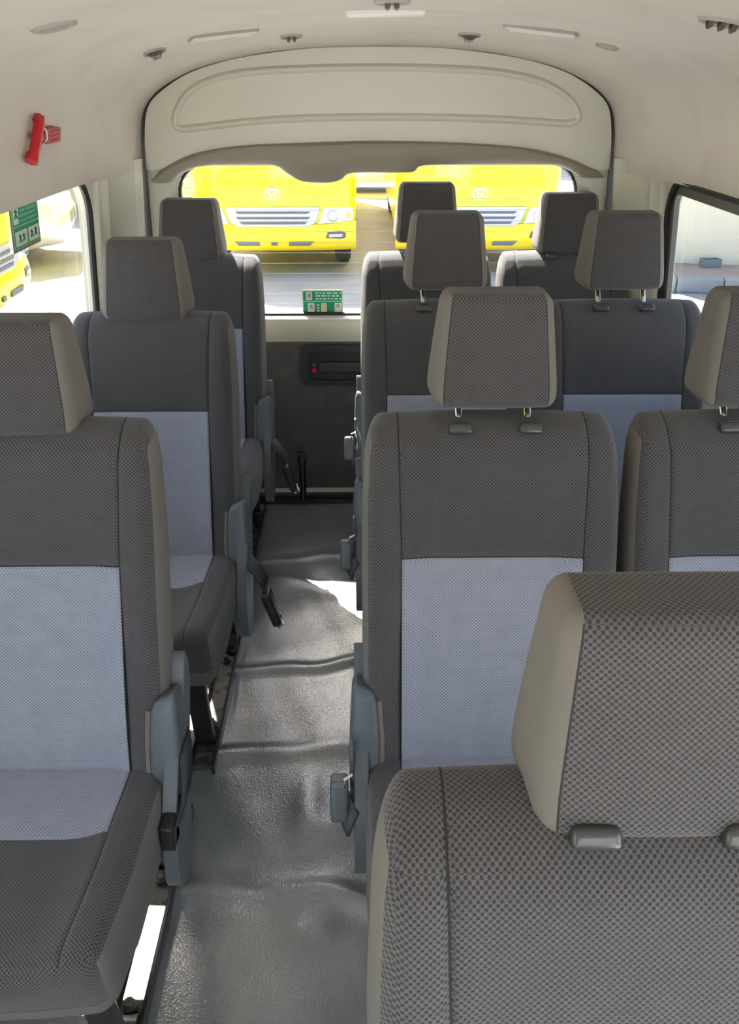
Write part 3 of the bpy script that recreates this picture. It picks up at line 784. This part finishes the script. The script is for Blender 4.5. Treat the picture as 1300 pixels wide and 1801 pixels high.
fl_ = side_to3(-1)
sticker('emergency_exit_sticker', lambda a, c, d: fl_(1.985 + a, 1.135 + c, .026 - d), .185, .125, 'green emergency sticker with pictograms on the left side window', True)

# ---------------------------------------------------------------- outside
GZ = -.55
PAVE = M_('asphalt', (.31, .30, .30), .85, noise=(2.2, (.26, .25, .25), .4, .7), bump=(60, .3, .01))
gnd = MB().add([(-40, -25, GZ), (40, -25, GZ), (40, 45, GZ), (-40, 45, GZ)], [(0, 1, 2, 3)]).build('ground', PAVE, smooth=False); tag(gnd, 'pale worn asphalt yard around the van', 'ground', kind='structure')
def make_bus():
    root = empty('bus')
    W, H, Ln = 1.93, 2.6, 6.9; hw = W / 2
    # body in local: front at y=0, extends +y; z from ground
    V, Fs, info = rbox(cuts(-hw, hw, .16, 5, (), .3), cuts(0, Ln, .16, 5, (), .7), cuts(.34, H, .16, 5, (1.42, 2.3), .2), (.16, .16, .16))
    def bd(v):
        z = v.z; y = v.y + (max(0, z - 1.15) * .26 if v.y < 2 else 0); x = v.x * (1 - .05 * sm(1.2, 2.6, z)); y += .05 * (x / hw) ** 2 if v.y < 1 else 0
        return Vector((x, y, z))
    sub([bd(v) for v in V], Fs, lambda i: 0).build('bus_body', YEL, root)
    # windscreen
    MB().grid([[(x * (1 - .05 * sm(1.2, 2.6, z)), (z - 1.15) * .26 - .012 + .05 * (x / hw) ** 2, z) for x in [hw * .9 * (k / 6 - 1) for k in range(13)]] for z in (1.42, 1.7, 2.0, 2.25)]).build('windscreen', DGLASS, root, solid=.01)
    for sg in (-1, 1):
        for k in range(5): MB().box((sg * (hw - .05) - .02, 1.0 + k * 1.15, 1.45), (sg * (hw - .05) + .045, 2.0 + k * 1.15, 2.15)).build('side_window', DGLASS, root)
    # bumper
    prof = [(.03, .60), (-.035, .58), (-.055, .50), (-.06, .42), (-.045, .34), (.0, .285), (.06, .27)]
    xs_ = [hw * 1.005 * math.sin(a) for a in [PI / 2 * (k / 16 - 1) for k in range(33)]]
    P3 = [[(x, dy + .11 * abs(x / hw) ** 3.2, z) for x in xs_] for dy, z in prof]
    P3 = [[(-hw, .5, z)] + r + [(hw, .5, z)] for (dy, z), r in zip(prof, P3)]
    bum = MB().grid(P3).build('bumper', YEL2, root)
    f = lambda x, z, d: (x, d + .02 * abs(x / hw) ** 2, z)
    gr = plate([(-.56, .775), (.56, .775), (.50, .60), (.40, .555), (-.40, .555), (-.50, .60)], [], -.045, .02, f).build('grille', GRILL, root, smooth=False, bevel=.01)
    for z in (.715, .655, .60):
        wv = .44 if z > .62 else .40
        plate([(-wv, z + .014), (wv, z + .014), (wv - .03, z - .014), (-wv + .03, z - .014)], [], -.05, -.04, f).build('grille_slot', GDARK, gr, smooth=False)
    for sg in (-1, 1):
        hl = plate([(sg * .60, .765), (sg * .93, .765), (sg * .945, .68), (sg * .93, .62), (sg * .53, .585), (sg * .545, .62)][::sg], [], -.045, .10, lambda x, z, d: (x, d + .08 * abs(x / hw) ** 4, z)).build('headlight', LAMP, root, smooth=False, bevel=.01)
        MB().lathe([(.055, 0), (.045, .03), (.001, .04)], 18, Matrix.Translation((sg * .70, -.035, .675)) @ Matrix.Rotation(-PI / 2, 4, 'X')).build('reflector', SILV, hl)
        MB().lathe([(.055, -.001), (.06, -.006), (.065, -.001)], 18, Matrix.Translation((sg * .70, -.046, .675)) @ Matrix.Rotation(-PI / 2, 4, 'X')).build('lens_ring', GRILL, hl)
        MB().box((sg * .89 - .03, .0, .64), (sg * .89 + .03, .035, .72)).build('turn_signal', AMBER, hl)
        fo = plate([(sg * .61, .43), (sg * .64, .50), (sg * .80, .505), (sg * .85, .48), (sg * .85, .43), (sg * .80, .415)][::sg], [], -.045, .05, lambda x, z, d: (x, d + .11 * abs(x / hw) ** 3.2 - .02, z)).build('fog_lamp_recess', GDARK, bum, smooth=False)
        plate(rrect(min(sg * .65, sg * .81), .44, max(sg * .65, sg * .81), .475, .01, 3), [], -.05, .0, lambda x, z, d: (x, d + .11 * abs(x / hw) ** 3.2 - .022, z)).build('fog_grille', GRILL, bum, smooth=False)
        plate([(sg * .17, .345), (sg * .18, .395), (sg * .47, .395), (sg * .42, .345)][::sg], [], -.066, -.04, lambda x, z, d: (x, d, z)).build('air_intake', GDARK, bum, smooth=False)
        whl = MB().lathe([(.0001, -.11), (.2, -.11), (.33, -.10), (.365, -.07), (.37, 0), (.365, .07), (.33, .10), (.2, .11), (.0001, .11)], 28, Matrix.Translation((sg * (hw - .17), .85, .37)) @ Matrix.Rotation(PI / 2, 4, 'Y')).build('wheel', TYRE, root)
        whl = MB().lathe([(.0001, -.11), (.2, -.11), (.33, -.10), (.365, -.07), (.37, 0), (.365, .07), (.33, .10), (.2, .11), (.0001, .11)], 28, Matrix.Translation((sg * (hw - .17), 5.2, .37)) @ Matrix.Rotation(PI / 2, 4, 'Y')).build('wheel', TYRE, root)
        MB().tube([(sg * .28, -.03, 1.26), (sg * .24, .0, 1.38), (sg * .05 + .3, .03, 1.45)], .012, 6).build('wiper', BLACK, root)
    MB().box((-.035, -.07, .35), (.035, -.045, .39)).build('tow_hole', GDARK, bum)
    # emblem: two crossed ovals in a wide oval
    em_ = MB(); ell = lambda cx, cz, a, c: [(cx + a * math.cos(2 * PI * k / 36), -.012, cz + c * math.sin(2 * PI * k / 36)) for k in range(36)]
    for (cx_, cz_, a, c, r) in ((0, 0, .088, .060, .010), (0, .026, .060, .026, .008), (0, -.002, .026, .054, .008)):
        em_.tube([(p[0], p[1], p[2] + .915) for p in ell(cx_, cz_, a, c)], r, 8, closed=True, up=(0, 1, 0))
    em_.build('emblem', M_('emblem_chrome', (.9, .88, .7), .25, metal=.5), root)
    return root
bus = make_bus(); bus.location = (-1.02, 9.72, GZ); tag(bus, 'yellow bus parked behind the van, left of the two in the rear window', 'bus', 'yellow buses parked in the yard')
b2 = copy_tree(bus); b2.location = (1.40, 9.72, GZ); tag(b2, 'yellow bus parked behind the van, right of the two, behind the headrests', 'bus', 'yellow buses parked in the yard')
b3 = copy_tree(bus); b3.location = (-3.22, 7.0, GZ); b3.rotation_euler = (0, 0, PI / 2); tag(b3, 'yellow bus front seen through the left side window beside the green sticker', 'bus', 'yellow buses parked in the yard')
def make_car(name, paint):
    root = empty(name); Ln, W = 4.4, 1.75; hw = W / 2
    sec = [(0, .45, .62), (.10, .28, .76), (.5, .24, .88), (1.1, .22, .97), (1.9, .22, 1.02), (3.0, .22, 1.04), (3.9, .26, 1.0), (4.3, .34, .9), (4.4, .45, .75)]
    P4 = []
    for y, z0, z1 in sec:
        k = 1 - .28 * max(0, 1 - y / .6) ** 2 - .2 * max(0, 1 - (Ln - y) / .5) ** 2; a = hw * k
        P4.append([(-a * .9, y, z0), (-a, y, z0 + .12), (-a, y, (z0 + z1) / 2 + .05), (-a * .93, y, z1 - .05), (-a * .8, y, z1), (-a * .3, y, z1 + .025), (a * .3, y, z1 + .025), (a * .8, y, z1), (a * .93, y, z1 - .05), (a, y, (z0 + z1) / 2 + .05), (a, y, z0 + .12), (a * .9, y, z0), (-a * .9, y, z0)])
    m = MB().grid(P4); m.add(P4[0][:-1], [tuple(range(12))]); m.add(P4[-1][:-1], [tuple(range(12))])
    m.build('car_body', paint, root, weld=True, angle=60)
    cab = [(1.15, 1.0, .80, .80), (1.9, 1.42, .66, .64), (2.4, 1.47, .64, .62), (3.2, 1.42, .64, .62), (4.0, 1.02, .78, .78)]
    MB().grid([[(-.80, y, min(z, 1.0)), (-w_, y, z - .02), (-w_ * .8, y, z + .005), (w_ * .8, y, z + .005), (w_, y, z - .02), (.80, y, min(z, 1.0))] for y, z, w_, _ in cab]).build('cabin_glass', DGLASS, root)
    MB().grid([[(-w_ * .97, y, z + .0), (-w_ * .8, y, z + .02), (0, y, z + .03), (w_ * .8, y, z + .02), (w_ * .97, y, z)] for y, z, w_, _ in cab[1:4]]).build('car_roof', paint, root, solid=.02)
    for sg in (-1, 1):
        for y in (.85, 3.5):
            MB().lathe([(.0001, -.10), (.2, -.10), (.29, -.09), (.31, -.05), (.31, .05), (.29, .09), (.2, .10), (.0001, .10)], 24, Matrix.Translation((sg * (hw - .09), y, .31)) @ Matrix.Rotation(PI / 2, 4, 'Y')).build('wheel', TYRE, root)
        MB().box((sg * .55 - .16, .04, .62), (sg * .55 + .16, .16, .74)).build('headlight', LAMP, root, bevel=.03)
    MB().box((-.33, -.01, .46), (.33, .06, .60)).build('grille', GDARK, root, bevel=.02)
    return root
c1 = make_car('car', WHITE); c1.location = (-1.5, 18.2, GZ); c1.rotation_euler = (0, 0, -PI / 2); tag(c1, 'white car parked beyond the gap between the two yellow buses', 'car')
c2 = make_car('car', SILV); c2.location = (-6.4, 10.9, GZ); c2.rotation_euler = (0, 0, PI / 2 * 1.15); tag(c2, 'silver car seen through the left side window beyond the sticker', 'car')
c2.location = (-3.78, 10.9, GZ)
# boundary walls and pavement
WALLM = M_('rendered_wall', (.90, .82, .64), .85, noise=(1.2, (.82, .74, .58), .45, .65))
def block(name, M, a, b_, mat, label, cat, kind='structure', bevel=0):
    m = MB().box(a, b_).build(name, mat, smooth=False, xf=lambda v: M @ v, bevel=bevel); tag(m, label, cat, kind=kind); return m
MW = Matrix.Translation((3.0, 9.75, 0)) @ Matrix.Rotation(math.radians(-11), 4, 'Z')
wl = MB().box((0, 0, GZ), (9, .2, 2.4))
for k in range(6): wl.box((.35 + k * 1.25, -.10, GZ), (.62 + k * 1.25, 0, 2.4))
wl = wl.build('boundary_wall', WALLM, smooth=False, xf=lambda v: MW @ v); tag(wl, 'beige rendered boundary wall with pilasters outside the right window', 'wall', kind='structure')
block('pavement', MW, (-.3, -.75, GZ), (9, 0, GZ + .15), M_('pink_paving', (.42, .32, .28), .85, noise=(9, (.34, .29, .26), .4, .6)), 'pinkish pavement at the foot of the beige wall', 'pavement')
for k in range(7):
    o = MB().box((-.3 + k * .5, -.88, GZ), (-.3 + k * .5 + .485, -.755, GZ + .155)).build('kerb_stone', M_('kerb_grey', (.30, .32, .34), .8) if k % 2 == 0 else M_('kerb_light', (.36, .37, .38), .8), smooth=False, xf=lambda v: MW @ v, bevel=.01)
    tag(o, 'grey kerb stone along the pink pavement, %s from the left end of the row' % ('first', 'second', 'third', 'fourth', 'fifth', 'sixth', 'seventh')[k], 'kerb stone', 'kerb stones along the pavement')
bx = MB(); R_ = MW @ Matrix.Translation((1.16, -.16, GZ + .15)) @ Matrix.Rotation(.25, 4, 'Z') @ Matrix.Scale(.55, 4)
bx.box((-.2, -.11, 0), (.2, .11, .02)).box((-.2, -.11, .02), (-.185, .11, .17)).box((.185, -.11, .02), (.2, .11, .17)).box((-.185, -.11, .02), (.185, -.095, .17)).box((-.185, .095, .02), (.185, .11, .17))
bx = bx.build('crate', M_('crate_grey', (.22, .25, .25), .6), smooth=False, xf=lambda v: R_ @ v, bevel=.006); tag(bx, 'small grey crate on the pavement against the beige wall', 'crate')
block('yard_wall', Matrix.Translation((-11, 15.5, 0)) @ Matrix.Rotation(0.12, 4, 'Z'), (0, 0, GZ), (8.2, .25, 3.2), M_('pale_wall', (.62, .60, .55), .85), 'pale yard wall far behind the silver car', 'wall')
block('yard_wall', Matrix.Translation((-9, 23, 0)), (0, 0, GZ), (24, .25, 3.4), M_('far_wall', (.66, .64, .6), .85), 'pale far wall closing the yard behind the buses', 'wall')
